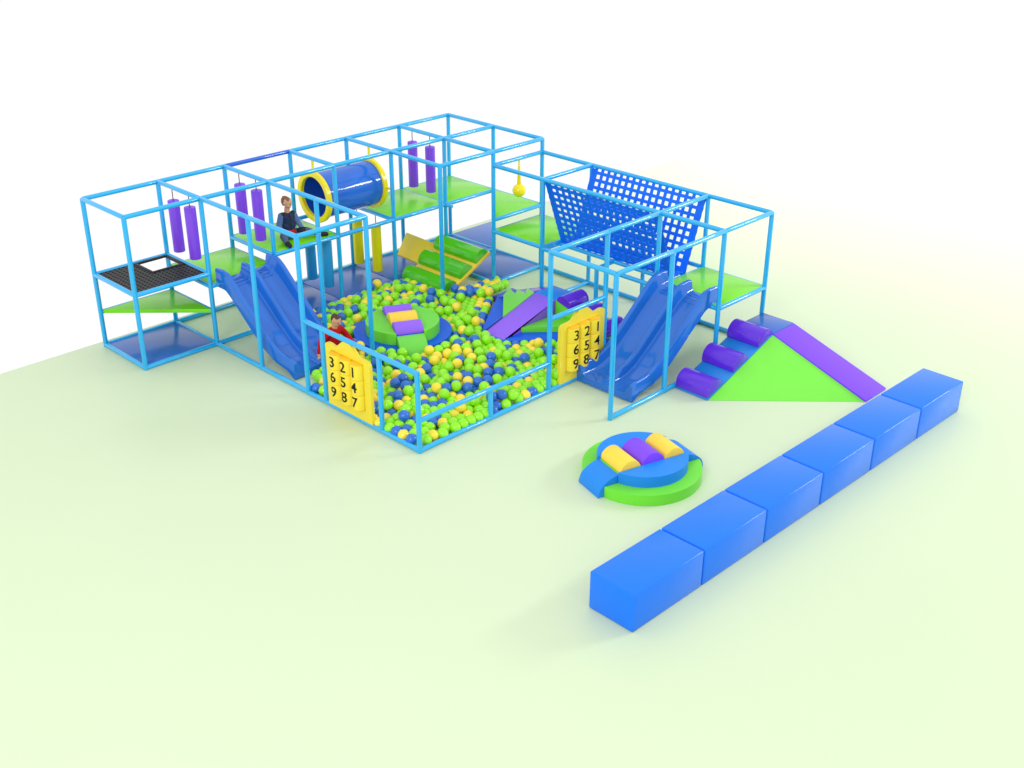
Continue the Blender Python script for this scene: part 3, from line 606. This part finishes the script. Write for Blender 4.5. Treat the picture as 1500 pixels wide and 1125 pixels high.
# ------------------------------------------------------------------ children
def capsule_mesh(prims, voxel, name):
    """prims: (p, q, r1, r2, material slot[, squash]) -> one continuous mesh, each face coloured by its nearest piece"""
    bm = bmesh.new()
    for pr in prims:
        p, q, r1, r2 = Vector(pr[0]), Vector(pr[1]), pr[2], pr[3]
        n_ = max(1, min(4, int((q-p).length/max(r1, r2)*1.5)))
        for k in range(n_+1):
            f = k/n_; bmesh.ops.create_icosphere(bm, subdivisions=2, radius=r1+(r2-r1)*f, matrix=Matrix.Translation(p.lerp(q, f)))
        d = q-p
        if d.length > 1e-4:
            m = Matrix.Translation((p+q)/2) @ d.to_track_quat('Z', 'Y').to_matrix().to_4x4()
            bmesh.ops.create_cone(bm, cap_ends=True, segments=20, radius1=r1, radius2=r2, depth=d.length, matrix=m)
    me = bpy.data.meshes.new(name); bm.to_mesh(me); bm.free()
    ob = bpy.data.objects.new(name, me); COL.objects.link(ob)
    md = ob.modifiers.new('r', 'REMESH'); md.mode = 'VOXEL'; md.voxel_size = voxel; md.use_smooth_shade = True
    sm = ob.modifiers.new('s', 'SMOOTH'); sm.factor = .5; sm.iterations = 3
    dg = bpy.context.evaluated_depsgraph_get()
    out = bpy.data.meshes.new_from_object(ob.evaluated_get(dg))
    bpy.data.objects.remove(ob); bpy.data.meshes.remove(me)
    n = len(out.polygons)
    cen = np.zeros(n*3); out.polygons.foreach_get('center', cen); cen = cen.reshape(-1, 3)
    best = np.full(n, 1e9); slot = np.zeros(n, int)
    for pr in prims:
        p, q = np.array(pr[0], float), np.array(pr[1], float); d = q-p
        tt = np.clip(((cen-p)@d)/max(d@d, 1e-9), 0, 1)
        dist = np.linalg.norm(cen-(p+tt[:, None]*d), axis=1)-(pr[2]+(pr[3]-pr[2])*tt)
        k = dist < best-1e-4
        best[k] = dist[k]; slot[k] = pr[4]
    out.polygons.foreach_set('material_index', slot.astype(np.int32))
    for p_ in out.polygons: p_.use_smooth = True
    return out

def hand(prims, w, d, side, spread, slot, s=1.0):
    """palm, four unequal bent fingers and a thumb, from the wrist w along d"""
    w, d = Vector(w), Vector(d).normalized(); sd = Vector(side); sd = (sd-d*sd.dot(d)).normalized(); nn = d.cross(sd)
    pe = w+d*.048*s
    for k in (-1, 0, 1): prims.append((w+sd*.007*k*s, pe+sd*.013*k*s, .010*s, .009*s, slot))
    for k, ln in zip((-1.5, -.5, .5, 1.5), (.036, .043, .040, .03)):
        a = pe+sd*(.0105*k*s); m = a+(d+sd*k*spread+nn*.15).normalized()*ln*.55*s; e = m+(d+sd*k*spread+nn*.5).normalized()*ln*.5*s
        prims.append((a, m, .0068*s, .0062*s, slot)); prims.append((m, e, .0062*s, .0052*s, slot))
    a = w+d*.014*s-sd*.012*s; m = a+(d*.6-sd*.8).normalized()*.026*s; e = m+(d-sd*.25).normalized()*.02*s
    prims.append((a, m, .009*s, .0075*s, slot)); prims.append((m, e, .0075*s, .006*s, slot))

def head_prims(prims, c, fwd, upv, slot_skin, slot_eye, slot_lip, s=1.0):
    c, f, u = Vector(c), Vector(fwd).normalized(), Vector(upv); u = (u-f*u.dot(f)).normalized(); sd = u.cross(f)
    P_ = lambda a, b_, z: c+f*a*s+sd*b_*s+u*z*s
    A = lambda p, q, r1, r2, sl: prims.append((p, q, r1*s, r2*s, sl))
    A(P_(-.012, 0, .022), P_(.008, 0, .018), .082, .076, slot_skin)           # skull
    for k in (-1, 1):
        A(P_(-.01, .012*k, .02), P_(.02, .02*k, -.03), .07, .05, slot_skin)   # cheeks
        A(P_(.06, .028*k, .004), P_(.064, .028*k, .004), .016, .0145, slot_eye)
        A(P_(.055, .028*k, .026), P_(.056, .04*k, .022), .012, .010, slot_skin) # brow
        A(P_(-.008, .076*k, -.002), P_(-.012, .083*k, .014), .012, .014, slot_skin) # ear
    A(P_(.03, 0, -.06), P_(.045, 0, -.062), .036, .024, slot_skin)            # chin
    A(P_(.068, 0, .006), P_(.083, 0, -.018), .009, .013, slot_skin)           # nose
    A(P_(.064, -.014, -.043), P_(.064, .014, -.043), .0105, .0105, slot_lip)

def person(name_lab, loc, yaw, scale, prims, mats, hair, hair_m):
    t = thing('person', loc, name_lab, 'person')
    t.rotation_euler = (0, 0, yaw); t.scale = (scale,)*3
    me = capsule_mesh(prims, .0045, 'body'); 
    for m in mats: me.materials.append(M[m])
    o = bpy.data.objects.new('body', me); COL.objects.link(o); o.parent = t
    hm = capsule_mesh([h+(0,) for h in hair], .005, 'hair'); hm.materials.append(M[hair_m])
    h = bpy.data.objects.new('hair', hm); COL.objects.link(h); h.parent = o
    return t

def hair_prims(c, fwd, upv, fringe, s=1.0):
    c, f, u = Vector(c), Vector(fwd).normalized(), Vector(upv); u = (u-f*u.dot(f)).normalized(); sd = u.cross(f)
    P_ = lambda a, b_, z: c+(f*a+sd*b_+u*z)*s
    H = [(P_(-.038, 0, .052), P_(.006, 0, .062), .062, .052), (P_(-.05, 0, .02), P_(-.05, 0, -.015), .054, .042)]
    for k in (-1, 1):
        H.append((P_(-.035, .03*k, .04), P_(-.03, .044*k, .004), .048, .034))
    for k in range(9):
        b_ = -.048+.012*k
        H.append((P_(.0, b_*.7, .092-abs(b_)*.3), P_(.052+.004*math.sin(k*2.1), b_, fringe+.03-.006*math.cos(k*1.7)), .02, .011))
        H.append((P_(-.05+.02*math.sin(k*3.3), b_*.8, .105-abs(b_)*.5), P_(-.02+.02*math.sin(k*5.1), b_*.9, .110-abs(b_)*.5), .018, .014))
    return [(p, q, r1*s, r2*s) for p, q, r1, r2 in H]

# boy on the upper deck -- seated, facing the viewer's right, one leg folded, the other out to the side
S, V, D, T_, B0, RD, EY, LP = range(8)   # skin, vest, denim, trousers, boots, red, eye, lip
pr = []
pr += [((-.02, 0, .09), (0, 0, .16), .098, .092, V), ((0, 0, .16), (.0, 0, .30), .092, .090, V), ((0, -.05, .31), (0, .05, .31), .068, .068, V), ((.004, -.04, .20), (.004, .04, .20), .082, .082, V)]
pr += [((.03, -.05, .075), (.03, .05, .075), .078, .078, T_), ((.055, -.04, .10), (.055, .04, .10), .06, .06, RD)]
pr += [((0, 0, .36), (.008, 0, .42), .042, .040, S)]
pr += [((0, -.10, .33), (.01, -.155, .21), .048, .042, D), ((.01, -.155, .21), (.12, -.15, .13), .040, .030, D)]
pr += [((0, .10, .33), (.02, .155, .21), .048, .042, D), ((.02, .155, .21), (.14, .17, .14), .040, .030, D)]
hand(pr, (.125, -.149, .127), (.7, .1, -.5), (0, 1, 0), .12, S); hand(pr, (.145, .172, .137), (.7, .1, -.45), (0, -1, 0), .12, S)
pr += [((.02, -.065, .075), (.20, -.19, .12), .068, .052, T_), ((.20, -.19, .12), (.31, -.19, .045), .050, .038, T_), ((.31, -.19, .045), (.39, -.19, .035), .040, .034, B0), ((.32, -.19, .035), (.27, -.19, .04), .036, .034, B0)]
pr += [((.02, .065, .075), (.17, .20, .13), .068, .052, T_), ((.17, .20, .13), (.21, .40, .05), .050, .036, T_), ((.21, .41, .045), (.25, .49, .035), .038, .032, B0)]
pr += [((.088, 0, .17), (.078, 0, .345), .012, .012, B0), ((-.01, -.105, .335), (.02, -.075, .352), .040, .036, B0), ((-.01, .105, .335), (.02, .075, .352), .040, .036, B0)]
pr += [((.12, .115, .13), (.17, .165, .15), .040, .040, B0), ((.11, -.115, .125), (.16, -.15, .14), .040, .040, B0)]
st = lambda v: Vector((v[0], v[1], v[2] if v[2] < .14 else .14+(v[2]-.14)*1.16))
pr = [(st(p[0]), st(p[1]))+tuple(p[2:]) for p in pr]
hc = Vector((.015, 0, .545)); hf = Vector((.75, .62, -.02))
head_prims(pr, hc, hf, (0, 0, 1), S, EY, LP, .86)
person('boy in a navy vest with pale denim sleeves sitting on the green deck', (.80, 3.00, 1.221), math.radians(-8), 1.10, pr,
       ['skin', 'vest', 'denim', 'trousers', 'boot', 'red_trim', 'eye', 'lip'], hair_prims(hc, hf, (0, 0, 1), .03, .86), 'hair_sand')
# boy at the foot of the slide -- seated, leaning forward, looking down, arms spread
S, R_, N_, B0, EY, LP = range(6)
pr = []
pr += [((-.02, 0, .09), (.03, 0, .20), .10, .095, R_), ((.03, 0, .20), (.07, 0, .33), .095, .085, R_), ((.07, -.055, .345), (.07, .055, .345), .066, .066, R_)]
pr += [((.03, -.05, .075), (.03, .05, .075), .082, .082, N_)]
pr += [((.075, 0, .38), (.10, 0, .44), .042, .040, S)]
pr += [((.07, -.10, .35), (.05, -.21, .27), .050, .042, R_), ((.05, -.21, .27), (.07, -.28, .14), .040, .031, R_)]
pr += [((.07, .10, .35), (.09, .185, .25), .050, .042, R_), ((.09, .185, .25), (.20, .20, .15), .040, .031, R_)]
hand(pr, (.071, -.283, .135), (.15, -.15, -.9), (.9, 0, 0), .2, S); hand(pr, (.206, .201, .145), (.8, .15, -.4), (.5, -.5, 0), .2, S)
pr += [((.03, -.07, .075), (.24, -.12, .12), .070, .054, N_), ((.24, -.12, .12), (.36, -.11, -.06), .052, .040, N_), ((.36, -.11, -.08), (.45, -.11, -.10), .042, .034, B0)]
pr += [((.03, .07, .075), (.24, .13, .12), .070, .054, N_), ((.24, .13, .12), (.37, .15, -.06), .052, .040, N_), ((.37, .15, -.08), (.46, .16, -.10), .042, .034, B0)]
hc = Vector((.125, .0, .505)); hf = Vector((.78, .12, -.20))
head_prims(pr, hc, hf, (.35, 0, 1), S, EY, LP, .80)
person('boy in a red sweater and navy trousers sitting at the foot of the slide', (2.95, 2.13, .15), math.radians(5), 1.13, pr,
       ['skin', 'red', 'navy', 'boot', 'eye', 'lip'], hair_prims(hc, hf, (.35, 0, 1), .062, .80), 'hair_dark')

# ------------------------------------------------------------------ camera, light, world
cd = bpy.data.cameras.new('camera'); cam = bpy.data.objects.new('camera', cd); COL.objects.link(cam)
cam.location = (16.2783, -7.5256, 7.7152); cam.rotation_euler = (1.1094, -.0033, .7798)
cd.sensor_width = 36; cd.lens = 36*1739.77/1500; cd.clip_start = .1; cd.clip_end = 500
sc.camera = cam

w = bpy.data.worlds.new('World'); sc.world = w; w.use_nodes = True
bg = w.node_tree.nodes['Background']; bg.inputs['Color'].default_value = (1, 1, 1, 1); bg.inputs['Strength'].default_value = WORLD

def lamp(name, loc, aim, power, sx, sy, color, along):
    ld = bpy.data.lights.new(name, 'AREA'); ld.shape = 'RECTANGLE'; ld.size = sx; ld.size_y = sy; ld.energy = power; ld.color = color
    o = bpy.data.objects.new(name, ld); COL.objects.link(o); o.location = loc
    z = (Vector(loc)-Vector(aim)).normalized(); x = Vector(along); x = (x-z*x.dot(z)).normalized(); y = z.cross(x)
    o.rotation_euler = Matrix((x, y, z)).transposed().to_euler()
for a in LAMPS: lamp(*a)
for loc, aim, power, cone in SPOTS:
    ld = bpy.data.lights.new('floor_fill_spot', 'SPOT'); ld.energy = power; ld.spot_size = math.radians(cone); ld.spot_blend = 1; ld.shadow_soft_size = 1.0; ld.color = (1, .97, .93)
    o = bpy.data.objects.new('floor_fill_spot', ld); COL.objects.link(o); o.location = loc
    o.rotation_euler = (Vector(aim)-Vector(loc)).to_track_quat('-Z', 'Y').to_euler()
vs = sc.view_settings
vs.view_transform = 'Standard'; vs.look = 'None'; vs.exposure = EXPOSURE; vs.gamma = 1; vs.use_curve_mapping = False
sc.cycles.max_bounces = 8
